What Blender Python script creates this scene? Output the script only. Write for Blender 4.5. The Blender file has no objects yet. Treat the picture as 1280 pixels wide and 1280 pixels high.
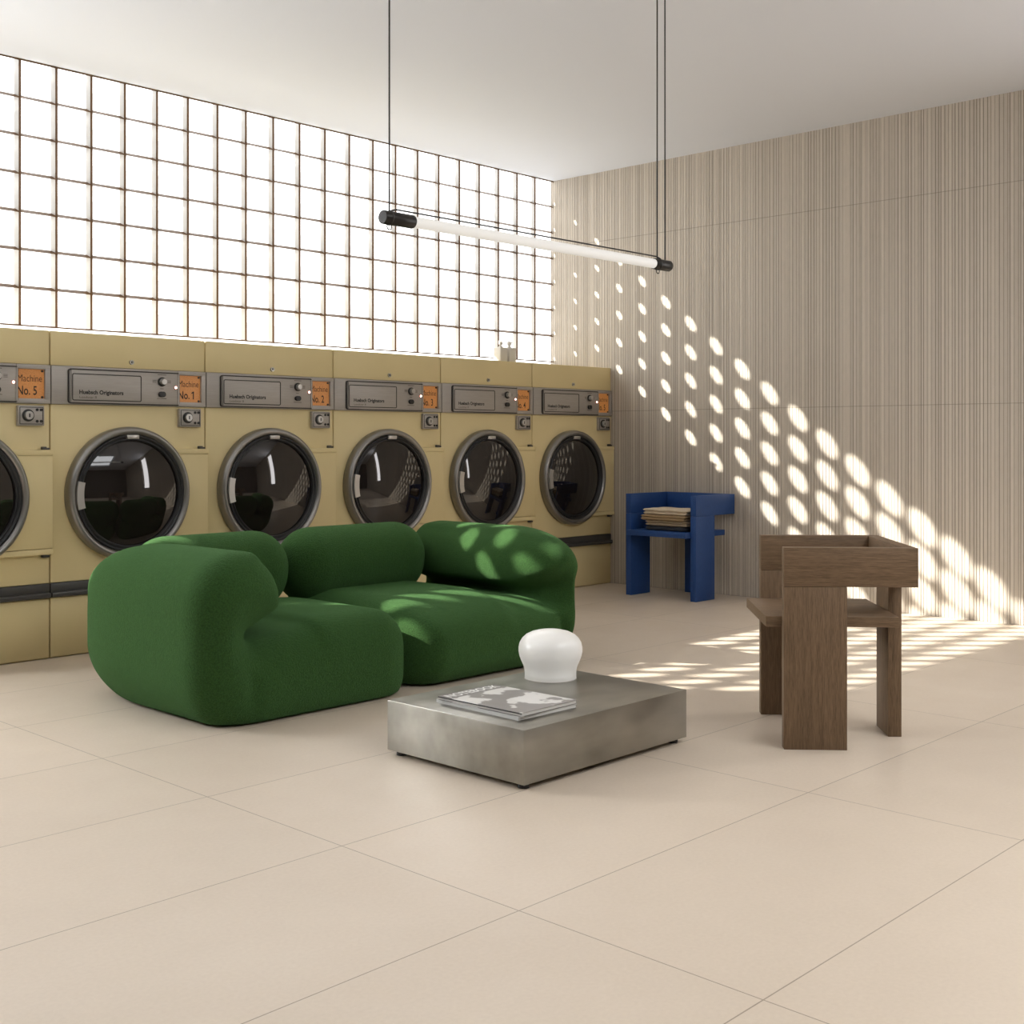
import bpy, bmesh, math, random
import numpy as np
from mathutils import Vector, Matrix

random.seed(7)
SC = bpy.context.scene
COL = SC.collection

# ------------------------------------------------------------------ camera
YAW = 0.7603
cam_data = bpy.data.cameras.new('camera')
cam = bpy.data.objects.new('camera', cam_data)
COL.objects.link(cam)
cam.location = (0, 0, 1.08)
cam.rotation_euler = (math.pi / 2, 0, YAW - math.pi / 2)
cam_data.sensor_width = 36.0
cam_data.lens = 36.0 * 1525.9 / 1280.0
cam_data.shift_y = -(640 - 549.14) / 1280.0
cam_data.clip_start = 0.05
SC.camera = cam

# ------------------------------------------------------------------ world, sun, exposure
SUN_DIR = Vector((0.203, -0.2156, -0.1705)).normalized()
world = bpy.data.worlds.new('sky')
SC.world = world
world.use_nodes = True
bg = world.node_tree.nodes['Background']
bg.inputs[0].default_value = (1.0, 0.99, 0.97, 1)
bg.inputs[1].default_value = 1.6
sun_data = bpy.data.lights.new('sun', 'SUN')
sun_data.energy = 10.5
sun_data.angle = math.radians(0.6)
sun_data.color = (1.0, 0.97, 0.90)
sun = bpy.data.objects.new('sun', sun_data)
COL.objects.link(sun)
sun.rotation_euler = SUN_DIR.to_track_quat('-Z', 'Y').to_euler()
sun.location = (-2, 12, 8)

WINDOW_STRENGTH = 1.8      # daylight behind the glass-block wall
WALL_FILL_STRENGTH = 31.0     # glowing pane added as fill light at that wall's left end (out of frame)
SIDE_STRENGTH = 6.0        # daylight in the tall slot window of the ribbed wall (out of frame)
CEIL_FILL_STRENGTH = (0.5, 4.1)    # fill-light panels added in the ceiling, left of the frame and behind the camera

SC.view_settings.view_transform = 'Standard'
SC.view_settings.look = 'None'
SC.view_settings.gamma = 1.0
SC.view_settings.exposure = 0.58
SC.view_settings.use_curve_mapping = False
SC.render.film_transparent = False
try:
    SC.cycles.use_denoising = True
    SC.cycles.max_bounces = 10
    SC.cycles.diffuse_bounces = 6
    SC.cycles.transparent_max_bounces = 12
    SC.cycles.sample_clamp_indirect = 8.0
    SC.cycles.use_light_tree = True
except Exception:
    pass

# ------------------------------------------------------------------ main dimensions
CEIL = 3.1064
XW = 7.172          # ribbed wall
YG = 6.372          # front of the glass-block wall
YW = 5.795          # front of the dryers
PITCH = 0.203
ROWP = 0.2027
SILL = CEIL - 7 * ROWP
XL, YR = -3.4, -3.6  # far ends of the room, behind the camera
DRY_W, DRY_H = 0.877, 1.6157
FILL_X0, FILL_X1 = 0.05, 0.95     # x span of the added fill-light pane
FILL_SPANS = ((-2.2, 1.3, 2.4, 5.7), (1.6, 4.8, -2.0, 0.5))  # added ceiling fill panels: left of the frame, behind the camera


# ------------------------------------------------------------------ material helpers
def mat(name, color, rough=0.5, metal=0.0, spec=0.5, **kw):
    m = bpy.data.materials.new(name)
    m.use_nodes = True
    p = m.node_tree.nodes['Principled BSDF']
    p.inputs['Base Color'].default_value = (*color, 1)
    p.inputs['Roughness'].default_value = rough
    p.inputs['Metallic'].default_value = metal
    p.inputs['Specular IOR Level'].default_value = spec
    for k, v in kw.items():
        p.inputs[k.replace('_', ' ')].default_value = v
    return m


class NT:
    """small helper to wire nodes"""
    def __init__(self, m):
        self.t = m.node_tree
        self.p = self.t.nodes.get('Principled BSDF')

    def n(self, kind, **props):
        nd = self.t.nodes.new(kind)
        for k, v in props.items():
            setattr(nd, k, v)
        return nd

    def l(self, a, b):
        self.t.links.new(a, b)

    def val(self, sock, v):
        if isinstance(v, bpy.types.NodeSocket):
            self.l(v, sock)
        else:
            sock.default_value = v

    def math(self, op, a, b=0.0, c=None, clamp=False):
        nd = self.n('ShaderNodeMath', operation=op)
        nd.use_clamp = clamp
        self.val(nd.inputs[0], a)
        self.val(nd.inputs[1], b)
        if c is not None:
            self.val(nd.inputs[2], c)
        return nd.outputs[0]

    def obj(self):
        return self.n('ShaderNodeTexCoord').outputs['Object']

    def xyz(self, v):
        nd = self.n('ShaderNodeSeparateXYZ')
        self.l(v, nd.inputs[0])
        return nd.outputs

    def scale(self, v, s):
        nd = self.n('ShaderNodeMapping')
        self.l(v, nd.inputs['Vector'])
        nd.inputs['Scale'].default_value = s
        return nd.outputs[0]

    def noise(self, v, scale, detail=4, rough=0.5, dim='3D', w=None):
        nd = self.n('ShaderNodeTexNoise', noise_dimensions=dim)
        if v is not None and dim != '1D':
            self.l(v, nd.inputs['Vector'])
        if w is not None:
            self.l(w, nd.inputs['W'])
        nd.inputs['Scale'].default_value = scale
        nd.inputs['Detail'].default_value = detail
        nd.inputs['Roughness'].default_value = rough
        return nd.outputs['Fac'] if 'Fac' in nd.outputs else nd.outputs[0]

    def ramp(self, f, stops):
        nd = self.n('ShaderNodeValToRGB')
        self.l(f, nd.inputs[0])
        cr = nd.color_ramp
        while len(cr.elements) < len(stops):
            cr.elements.new(0.5)
        for e, (pos, c) in zip(cr.elements, stops):
            e.position = pos
            e.color = (*c, 1) if len(c) == 3 else c
        return nd.outputs[0]

    def mix(self, f, a, b, mode='MIX'):
        nd = self.n('ShaderNodeMix', data_type='RGBA', blend_type=mode)
        self.val(nd.inputs[0], f)
        self.val(nd.inputs[6], a if isinstance(a, bpy.types.NodeSocket) else (*a, 1))
        self.val(nd.inputs[7], b if isinstance(b, bpy.types.NodeSocket) else (*b, 1))
        return nd.outputs[2]

    def bump(self, h, strength=0.3, dist=0.01):
        nd = self.n('ShaderNodeBump')
        nd.inputs['Strength'].default_value = strength
        nd.inputs['Distance'].default_value = dist
        self.l(h, nd.inputs['Height'])
        self.l(nd.outputs[0], self.p.inputs['Normal'])

    def color(self, s):
        self.l(s, self.p.inputs['Base Color'])


def emit(name, color, strength, base=0.8):
    m = mat(name, (base, base, base), 0.5)
    p = m.node_tree.nodes['Principled BSDF']
    p.inputs['Emission Color'].default_value = (*color, 1)
    p.inputs['Emission Strength'].default_value = strength
    return m


M = {}


def build_materials():
    # floor: large-format beige porcelain tiles
    m = mat('floor_tile', (0.6, 0.5, 0.38), 0.42)
    t = NT(m)
    o = t.obj()
    x, y, z = t.xyz(o)

    def cell(v, origin, size):
        a = t.math('DIVIDE', t.math('SUBTRACT', v, origin), size)
        fr = t.math('FRACT', t.math('ADD', a, 100.0))
        d = t.math('MULTIPLY', t.math('MINIMUM', fr, t.math('SUBTRACT', 1.0, fr)), size)
        return t.math('FLOOR', t.math('ADD', a, 100.0)), d
    ix, dx = cell(x, 2.0376, 1.2914)
    iy, dy = cell(y, 3.8539, 0.6460)
    d = t.math('MINIMUM', dx, dy)
    line = t.math('LESS_THAN', d, 0.0016)
    wn = t.n('ShaderNodeTexWhiteNoise', noise_dimensions='2D')
    cb = t.n('ShaderNodeCombineXYZ')
    t.l(ix, cb.inputs[0]); t.l(iy, cb.inputs[1]); t.l(cb.outputs[0], wn.inputs['Vector'])
    big = t.noise(o, 1.3, 6, 0.6)
    fine = t.noise(o, 90.0, 3, 0.6)
    c = t.ramp(big, [(0.25, (0.565, 0.470, 0.373)), (0.75, (0.627, 0.528, 0.425))])
    c = t.mix(0.25, c, t.ramp(fine, [(0.3, (0.51, 0.435, 0.345)), (0.7, (0.64, 0.56, 0.455))]))
    tone = t.math('ADD', t.math('MULTIPLY', wn.outputs[0], 0.05), 0.97)
    tn = t.n('ShaderNodeVectorMath', operation='SCALE')
    t.l(c, tn.inputs[0]); t.l(tone, tn.inputs[3])
    c = t.mix(t.math('MULTIPLY', line, 0.75), tn.outputs[0], (0.18, 0.14, 0.10))
    t.color(c)
    rr = t.ramp(t.noise(o, 3.0, 5, 0.6), [(0.3, (0.36,) * 3), (0.7, (0.50,) * 3)])
    t.l(rr, t.p.inputs['Roughness'])
    t.bump(t.math('ADD', t.math('MULTIPLY', line, -1.0), t.math('MULTIPLY', fine, 0.05)), 0.25, 0.002)
    M['floor'] = m

    # ribbed porcelain wall
    m = mat('ribbed_porcelain', (0.4, 0.35, 0.29), 0.62, spec=0.35)
    t = NT(m)
    o = t.obj()
    x, y, z = t.xyz(o)
    yp = t.math('ADD', y, 30.0)

    def vor(scale, feature):
        v = t.n('ShaderNodeTexVoronoi', voronoi_dimensions='1D', feature=feature)
        t.l(yp, v.inputs['W'])
        v.inputs['Scale'].default_value = scale
        v.inputs['Randomness'].default_value = 1.0
        return v
    v1 = vor(46.0, 'DISTANCE_TO_EDGE')
    e1 = v1.outputs['Distance']
    v2 = vor(46.0, 'F1')
    groove = t.math('LESS_THAN', e1, 0.10)
    cv = t.xyz(v2.outputs['Color'])
    bright_line = t.math('MULTIPLY', t.math('LESS_THAN', v2.outputs['Distance'], 0.10), t.math('GREATER_THAN', cv[1], 0.80))
    deep = t.math('MULTIPLY', groove, t.math('GREATER_THAN', cv[2], 0.35))
    cloud = t.noise(o, 1.1, 5, 0.6)
    fine = t.noise(t.scale(o, (1, 1, 0.25)), 60.0, 4, 0.6)
    c = t.ramp(cloud, [(0.25, (0.500, 0.438, 0.362)), (0.75, (0.585, 0.518, 0.435))])
    c = t.mix(0.45, c, t.ramp(cv[0], [(0.0, (0.410, 0.355, 0.290)), (1.0, (0.620, 0.552, 0.465))]))
    c = t.mix(0.20, c, t.ramp(fine, [(0.3, (0.30, 0.26, 0.21)), (0.7, (0.50, 0.44, 0.36))]))
    c = t.mix(t.math('MULTIPLY', deep, 0.80), c, (0.17, 0.140, 0.11))
    c = t.mix(t.math('MULTIPLY', bright_line, 0.60), c, (0.70, 0.64, 0.55))
    zf = t.math('FRACT', t.math('DIVIDE', z, 1.2914))
    zd = t.math('MULTIPLY', t.math('MINIMUM', zf, t.math('SUBTRACT', 1.0, zf)), 1.2914)
    seam = t.math('LESS_THAN', zd, 0.0022)
    seam_v = t.math('LESS_THAN', t.math('ABSOLUTE', t.math('SUBTRACT', y, 3.746)), 0.0012)
    seam = t.math('MAXIMUM', seam, seam_v)
    c = t.mix(t.math('MULTIPLY', seam, 0.45), c, (0.13, 0.11, 0.085))
    t.color(c)
    h = t.math('SUBTRACT', t.math('SUBTRACT', t.math('MINIMUM', t.math('MULTIPLY', e1, 4.0), 1.0), t.math('MULTIPLY', seam, 1.0)), t.math('MULTIPLY', cv[0], 0.5))
    t.bump(h, 0.55, 0.004)
    M['ribbed'] = m

    m = mat('white_plaster', (0.80, 0.775, 0.73), 0.85, spec=0.2)
    t = NT(m)
    t.bump(t.noise(t.obj(), 60, 3), 0.05, 0.002)
    M['plaster'] = m
    m = mat('ceiling_paint', (0.705, 0.725, 0.77), 0.9, spec=0.15)
    t = NT(m)
    f = t.noise(t.obj(), 140, 2)
    t.bump(f, 0.05, 0.002)
    M['ceiling'] = m
    m = mat('dim_wall_paint', (0.36, 0.32, 0.28), 0.8, spec=0.2)
    t = NT(m)
    t.color(t.ramp(t.noise(t.obj(), 2.0), [(0.3, (0.085, 0.075, 0.065)), (0.7, (0.11, 0.095, 0.08))]))
    M['dimwall'] = m

    M['glass'] = emit('backlit_frosted_glass', (0.965, 0.985, 1.0), WINDOW_STRENGTH, 0.75)
    M['sidewin'] = emit('backlit_side_glass', (1.0, 0.97, 0.97), SIDE_STRENGTH, 0.5)
    M['wall_fill'] = emit('wall_fill_glow', (0.95, 0.975, 1.0), WALL_FILL_STRENGTH, 0.5)
    M['skylight'] = emit('ceiling_fill_glow', (0.94, 0.97, 1.0), CEIL_FILL_STRENGTH[0], 0.5)
    M['ceil_fill_b'] = emit('ceiling_fill_glow_rear', (0.96, 0.98, 1.0), CEIL_FILL_STRENGTH[1], 0.5)
    m = bpy.data.materials.new('white_glazing_fin')
    m.use_nodes = True
    nt = m.node_tree
    nt.nodes.remove(nt.nodes['Principled BSDF'])
    df = nt.nodes.new('ShaderNodeBsdfDiffuse')
    tl = nt.nodes.new('ShaderNodeBsdfTranslucent')
    df.inputs['Color'].default_value = (0.85, 0.84, 0.82, 1)
    tl.inputs['Color'].default_value = (0.85, 0.85, 0.85, 1)
    mx = nt.nodes.new('ShaderNodeMixShader')
    mx.inputs[0].default_value = 0.40
    nt.links.new(df.outputs[0], mx.inputs[1]); nt.links.new(tl.outputs[0], mx.inputs[2])
    nt.links.new(mx.outputs[0], nt.nodes['Material Output'].inputs[0])
    M['fin'] = m
    M['bar'] = mat('brown_glazing_bar', (0.14, 0.070, 0.024), 0.45)
    # clear lens eyes
    m = bpy.data.materials.new('clear_lens')
    m.use_nodes = True
    nt = m.node_tree
    nt.nodes.remove(nt.nodes['Principled BSDF'])
    out = nt.nodes['Material Output']
    tr = nt.nodes.new('ShaderNodeBsdfTransparent')
    gl = nt.nodes.new('ShaderNodeBsdfGlossy')
    gl.inputs['Roughness'].default_value = 0.1
    mx = nt.nodes.new('ShaderNodeMixShader')
    mx.inputs[0].default_value = 0.04
    nt.links.new(tr.outputs[0], mx.inputs[1]); nt.links.new(gl.outputs[0], mx.inputs[2])
    nt.links.new(mx.outputs[0], out.inputs[0])
    M['lens'] = m

    # dryers
    m = mat('mustard_enamel', (0.71, 0.59, 0.315), 0.42, spec=0.4)
    t = NT(m)
    o = t.obj()
    t.color(t.ramp(t.noise(o, 2.2, 4), [(0.3, (0.700, 0.580, 0.305)), (0.7, (0.730, 0.605, 0.325))]))
    t.bump(t.noise(o, 220, 2), 0.06, 0.001)
    M['enamel'] = m
    m = mat('brushed_aluminium', (0.36, 0.335, 0.305), 0.45, 0.4)
    t = NT(m)
    f = t.noise(t.scale(t.obj(), (4, 4, 260)), 3, 3)
    t.color(t.ramp(f, [(0.3, (0.345, 0.32, 0.29)), (0.7, (0.41, 0.38, 0.345))]))
    M['alu'] = m
    M['chrome'] = mat('door_ring_steel', (0.27, 0.26, 0.245), 0.36, 0.85)
    M['steel'] = mat('light_steel', (0.50, 0.48, 0.45), 0.35, 0.7)
    M['rubber'] = mat('black_rubber', (0.012, 0.012, 0.013), 0.45)
    M['black'] = mat('black_plastic', (0.012, 0.011, 0.010), 0.4)
    M['line'] = mat('engraved_black_line', (0.018, 0.015, 0.012), 0.6)
    M['ink'] = mat('black_ink', (0.010, 0.010, 0.010), 0.6)
    M['greyink'] = mat('grey_ink', (0.12, 0.105, 0.09), 0.6)
    M['kick'] = mat('dark_grey_kick_metal', (0.075, 0.070, 0.064), 0.42, 0.3)
    M['doorglass'] = mat('dark_door_glass', (0.012, 0.009, 0.008), 0.035, spec=0.75)
    m = mat('orange_display', (0.45, 0.19, 0.055), 0.4)
    t = NT(m)
    f = t.noise(t.obj(), 320, 2)
    t.color(t.ramp(f, [(0.35, (0.40, 0.165, 0.045)), (0.65, (0.55, 0.25, 0.08))]))
    t.p.inputs['Emission Color'].default_value = (0.8, 0.30, 0.07, 1)
    t.p.inputs['Emission Strength'].default_value = 0.12
    M['display'] = m
    M['led'] = emit('lit_indicator', (1.0, 0.55, 0.42), 9.0)
    M['ledrim'] = emit('indicator_rim', (1.0, 0.10, 0.05), 0.35, 0.3)

    # sofa boucle
    m = mat('green_boucle', (0.03, 0.13, 0.03), 0.95, spec=0.12)
    t = NT(m)
    o = t.obj()
    f = t.noise(o, 170, 3, 0.65)
    g = t.noise(o, 420, 2, 0.6)
    hgt = t.math('ADD', f, t.math('MULTIPLY', g, 0.6))
    t.color(t.ramp(f, [(0.30, (0.0215, 0.054, 0.0135)), (0.70, (0.042, 0.105, 0.026))]))
    t.bump(hgt, 0.9, 0.008)
    t.p.inputs['Sheen Weight'].default_value = 0.25
    t.p.inputs['Sheen Roughness'].default_value = 0.45
    t.p.inputs['Sheen Tint'].default_value = (0.35, 0.75, 0.30, 1)
    M['boucle'] = m

    # low table
    m = mat('mottled_steel', (0.45, 0.43, 0.39), 0.25, 1.0)
    t = NT(m)
    o = t.obj()
    f = t.noise(t.scale(o, (1.2, 1.2, 1.6)), 3.0, 2, 0.5)
    streak = t.noise(t.scale(o, (3.0, 9.0, 9.0)), 2.0, 2, 0.5)
    f2 = t.math('ADD', t.math('MULTIPLY', f, 0.7), t.math('MULTIPLY', streak, 0.3))
    t.color(t.ramp(f2, [(0.32, (0.27, 0.262, 0.232)), (0.68, (0.46, 0.445, 0.40))]))
    t.l(t.ramp(f2, [(0.30, (0.31,) * 3), (0.70, (0.41,) * 3)]), t.p.inputs['Roughness'])
    M['table'] = m

    def wood(name, dark, light, axis, rough=0.5):
        mm = mat(name, light, rough, spec=0.35)
        tt = NT(mm)
        sc = [9.0, 9.0, 9.0]
        sc[axis] = 0.45
        oo = tt.scale(tt.obj(), sc)
        a = tt.noise(oo, 9.0, 6, 0.65)
        b = tt.noise(oo, 42.0, 3, 0.7)
        cc = tt.ramp(a, [(0.30, dark), (0.70, light)])
        cc = tt.mix(0.4, cc, tt.ramp(b, [(0.40, [q * 0.55 for q in dark]), (0.62, light)]))
        tt.color(cc)
        tt.bump(b, 0.15, 0.002)
        return mm
    dk, lt = (0.100, 0.062, 0.033), (0.225, 0.142, 0.080)
    M['wood_x'] = wood('walnut_length', dk, lt, 0)
    M['wood_y'] = wood('walnut_cross', dk, lt, 1)
    M['wood_z'] = wood('walnut_upright', dk, lt, 2)
    m = mat('blue_lacquer', (0.013, 0.055, 0.20), 0.5, spec=0.4)
    t = NT(m)
    f = t.noise(t.scale(t.obj(), (30, 30, 6)), 6, 4)
    t.color(t.ramp(f, [(0.3, (0.012, 0.050, 0.185)), (0.7, (0.017, 0.066, 0.230))]))
    t.bump(f, 0.06, 0.002)
    M['blue'] = m

    def cloth(name, c, amount=0.8):
        mm = mat(name, c, 0.95, spec=0.1)
        tt = NT(mm)
        oo = tt.obj()
        f2 = tt.noise(oo, 260, 3)
        tt.color(tt.ramp(f2, [(0.3, [q * amount for q in c]), (0.7, c)]))
        tt.bump(f2, 0.5, 0.003)
        return mm
    M['cream'] = cloth('cream_cotton', (0.66, 0.55, 0.41))
    M['tan'] = cloth('tan_cotton', (0.36, 0.25, 0.14))
    M['oat'] = cloth('speckled_oat_knit', (0.43, 0.33, 0.22), 0.6)
    M['denim'] = cloth('dark_grey_cotton', (0.060, 0.062, 0.070))
    m = mat('opal_glass', (0.76, 0.75, 0.72), 0.28, spec=0.5)
    p = m.node_tree.nodes['Principled BSDF']
    p.inputs['Subsurface Weight'].default_value = 0.35
    p.inputs['Subsurface Radius'].default_value = (0.06, 0.06, 0.055)
    p.inputs['Emission Color'].default_value = (1, 0.97, 0.92, 1)
    p.inputs['Emission Strength'].default_value = 0.10
    M['opal'] = m
    M['tube'] = emit('opal_tube', (1.0, 0.96, 0.88), 0.30, 0.55)
    M['wire'] = mat('dark_cable', (0.02, 0.018, 0.015), 0.5)
    M['cap'] = mat('black_metal', (0.014, 0.012, 0.010), 0.38, 0.4)
    M['bottle'] = mat('white_bottle_plastic', (0.66, 0.63, 0.58), 0.4)
    M['paper'] = mat('paper_pages', (0.66, 0.64, 0.60), 0.7)
    # cover: grey and white abstract picture
    m = mat('printed_cover', (0.3, 0.28, 0.26), 0.35)
    t = NT(m)
    o = t.obj()
    f = t.noise(o, 8.0, 3, 0.5)
    yy = t.xyz(o)[1]
    strip = t.math('GREATER_THAN', yy, 0.128)
    c = t.ramp(t.math('MULTIPLY', f, t.math('SUBTRACT', 1.0, t.math('MULTIPLY', strip, 0.6))), [(0.0, (0.14, 0.125, 0.115)), (0.50, (0.20, 0.18, 0.165)), (0.53, (0.62, 0.60, 0.57)), (1.0, (0.74, 0.72, 0.68))])
    t.color(c)
    M['cover'] = m
    M['white_ink'] = mat('white_ink', (0.80, 0.79, 0.76), 0.5)


build_materials()


# ------------------------------------------------------------------ mesh helpers
class MB:
    def __init__(self):
        self.bm = bmesh.new()

    def box(self, lo, hi, bevel=0.0, seg=2, rot=None):
        t = bmesh.new()
        bmesh.ops.create_cube(t, size=1.0)
        lo, hi = Vector(lo), Vector(hi)
        for v in t.verts:
            v.co = Vector(((v.co.x + .5) * (hi.x - lo.x) + lo.x,
                           (v.co.y + .5) * (hi.y - lo.y) + lo.y,
                           (v.co.z + .5) * (hi.z - lo.z) + lo.z))
        if bevel > 0:
            bmesh.ops.bevel(t, geom=list(t.edges), offset=bevel, segments=seg, profile=0.5, affect='EDGES', clamp_overlap=True)
        self.merge(t, rot)
        return self

    def merge(self, t, mtx=None):
        if mtx is not None:
            bmesh.ops.transform(t, matrix=mtx, verts=list(t.verts))
        me = bpy.data.meshes.new('tmp')
        t.to_mesh(me)
        t.free()
        self.bm.from_mesh(me)
        bpy.data.meshes.remove(me)

    def lathe(self, prof, center=(0, 0, 0), axis='Z', n=48, close=False):
        """prof: list of (radius, height)"""
        t = bmesh.new()
        rings = []
        for r, hh in prof:
            if r < 1e-6:
                rings.append([t.verts.new((0, 0, hh))])
            else:
                rings.append([t.verts.new((r * math.cos(2 * math.pi * i / n), r * math.sin(2 * math.pi * i / n), hh)) for i in range(n)])
        pairs = list(zip(rings[:-1], rings[1:]))
        if close:
            pairs.append((rings[-1], rings[0]))
        for a, b in pairs:
            for i in range(n):
                j = (i + 1) % n
                if len(a) == 1 and len(b) == 1:
                    continue
                if len(a) == 1:
                    t.faces.new((a[0], b[j], b[i]))
                elif len(b) == 1:
                    t.faces.new((a[i], a[j], b[0]))
                else:
                    t.faces.new((a[i], a[j], b[j], b[i]))
        if axis == 'Y-':        # height grows towards -y
            rm = Matrix(((1, 0, 0), (0, 0, -1), (0, 1, 0))).to_4x4()
        elif axis == 'X':
            rm = Matrix(((0, 0, 1), (0, 1, 0), (-1, 0, 0))).to_4x4()
        else:
            rm = Matrix.Identity(4)
        bmesh.ops.recalc_face_normals(t, faces=list(t.faces))
        self.merge(t, Matrix.Translation(center) @ rm)
        return self

    def tube(self, pts, r, n=8):
        pts = [Vector(p) for p in pts]
        t = bmesh.new()
        rings = []
        for i, p in enumerate(pts):
            d = (pts[min(i + 1, len(pts) - 1)] - pts[max(i - 1, 0)]).normalized()
            up = Vector((0, 0, 1)) if abs(d.z) < 0.9 else Vector((1, 0, 0))
            a = d.cross(up).normalized()
            b = d.cross(a).normalized()
            rings.append([t.verts.new(p + r * (math.cos(2 * math.pi * k / n) * a + math.sin(2 * math.pi * k / n) * b)) for k in range(n)])
        for a, b in zip(rings[:-1], rings[1:]):
            for k in range(n):
                t.faces.new((a[k], a[(k + 1) % n], b[(k + 1) % n], b[k]))
        t.faces.new(rings[0]); t.faces.new(rings[-1][::-1])
        bmesh.ops.recalc_face_normals(t, faces=list(t.faces))
        self.merge(t)
        return self

    def frame(self, x0, z0, x1, z1, r, w, y0, y1, n=6, right_open=False):
        """rounded rectangular outline in the xz plane, a strip of width w"""
        def rr(i):
            out = []
            rad = max(r - i, 0.0005)
            for cx, cz, a0 in ((x1 - r, z1 - r, 0), (x0 + r, z1 - r, 90), (x0 + r, z0 + r, 180), (x1 - r, z0 + r, 270)):
                for k in range(n + 1):
                    a = math.radians(a0 + 90 * k / n)
                    out.append((cx + rad * math.cos(a), cz + rad * math.sin(a)))
            return out
        A, B = rr(0), rr(w)
        t = bmesh.new()
        N = len(A)
        va = [t.verts.new((p[0], y0, p[1])) for p in A]
        vb = [t.verts.new((p[0], y0, p[1])) for p in B]
        vc = [t.verts.new((p[0], y1, p[1])) for p in A]
        vd = [t.verts.new((p[0], y1, p[1])) for p in B]
        for i in range(N):
            j = (i + 1) % N
            t.faces.new((va[i], va[j], vb[j], vb[i]))
            t.faces.new((vc[j], vc[i], vd[i], vd[j]))
            t.faces.new((va[j], va[i], vc[i], vc[j]))
            t.faces.new((vb[i], vb[j], vd[j], vd[i]))
        bmesh.ops.recalc_face_normals(t, faces=list(t.faces))
        self.merge(t)
        return self

    def build(self, name, material, parent=None, smooth=False, angle=35):
        me = bpy.data.meshes.new(name)
        self.bm.to_mesh(me)
        self.bm.free()
        return link(name, me, material, parent, smooth, angle)


def link(name, me, material, parent=None, smooth=False, angle=35):
    o = bpy.data.objects.new(name, me)
    COL.objects.link(o)
    if material is not None:
        me.materials.append(material)
    if smooth:
        me.polygons.foreach_set('use_smooth', [True] * len(me.polygons))
        if angle < 180:
            try:
                me.set_sharp_from_angle(angle=math.radians(angle))
            except Exception:
                pass
    if parent is not None:
        o.parent = parent
    return o


def thing(name, label, cat, loc=(0, 0, 0), rz=0.0, group=None):
    o = bpy.data.objects.new(name, None)
    COL.objects.link(o)
    o.empty_display_size = 0.1
    o.location = loc
    o.rotation_euler = (0, 0, rz)
    return tag(o, label, cat, group)


def tag(o, label=None, cat=None, group=None, kind=None):
    if label: o['label'] = label
    if cat: o['category'] = cat
    if group: o['group'] = group
    if kind: o['kind'] = kind
    return o


def copy_tree(o, parent=None):
    c = o.copy()
    COL.objects.link(c)
    if parent is not None:
        c.parent = parent
    for ch in [q for q in bpy.data.objects if q.parent == o]:
        copy_tree(ch, c)
    return c


def text_mesh(body, width=None, height=None, bold=0.0, depth=0.0008):
    """text in the xz plane facing -y, lower-left corner at the origin"""
    cu = bpy.data.curves.new('text', 'FONT')
    cu.body = body
    cu.size = 1.0
    cu.offset = bold
    cu.extrude = 0.0
    cu.resolution_u = 3
    o = bpy.data.objects.new('text', cu)
    COL.objects.link(o)
    dg = bpy.context.evaluated_depsgraph_get()
    me = bpy.data.meshes.new_from_object(o.evaluated_get(dg))
    bpy.data.objects.remove(o)
    bpy.data.curves.remove(cu)
    me.materials.clear()
    co = np.array([v.co[:] for v in me.vertices])
    mn, mx = co.min(0), co.max(0)
    sx = width / (mx[0] - mn[0]) if width else None
    sy = height / (mx[1] - mn[1]) if height else None
    sx = sx or sy
    sy = sy or sx
    for v, c in zip(me.vertices, co):
        v.co = ((c[0] - mn[0]) * sx, 0.0, (c[1] - mn[1]) * sy)
    return me


def move_mesh(me, d):
    me.transform(Matrix.Translation(d))
    return me


# ------------------------------------------------------------------ signed distance helpers (upholstery)
def smin(a, b, k):
    hh = np.clip(0.5 + 0.5 * (b - a) / k, 0, 1)
    return b * (1 - hh) + a * hh - k * hh * (1 - hh)


def smax(a, b, k):
    return -smin(-a, -b, k)


def rbox2(u, v, u0, u1, v0, v1, r):
    qx = np.abs(u - (u0 + u1) / 2) - (u1 - u0) / 2 + r
    qy = np.abs(v - (v0 + v1) / 2) - (v1 - v0) / 2 + r
    return np.minimum(np.maximum(qx, qy), 0) + np.hypot(np.maximum(qx, 0), np.maximum(qy, 0)) - r


def cone2(u, v, a, b, ra, rb):
    bx, by = b[0] - a[0], b[1] - a[1]
    tt = np.clip(((u - a[0]) * bx + (v - a[1]) * by) / (bx * bx + by * by), 0, 1)
    return np.hypot(u - a[0] - tt * bx, v - a[1] - tt * by) - (ra + tt * (rb - ra))


def extr(d2, w, w0, w1, r):
    a = d2 + r
    b = np.abs(w - (w0 + w1) / 2) - (w1 - w0) / 2 + r
    return np.minimum(np.maximum(a, b), 0) + np.hypot(np.maximum(a, 0), np.maximum(b, 0)) - r


def extr2(d2, w, w0, w1, r, ra, rb):
    """extrusion whose ends are rounded over ra and rb along the run and over r across it"""
    a = d2 + r
    b = np.maximum((w0 + ra - w) * (r / ra), (w - (w1 - rb)) * (r / rb))
    return np.minimum(np.maximum(a, b), 0) + np.hypot(np.maximum(a, 0), np.maximum(b, 0)) - r


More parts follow.
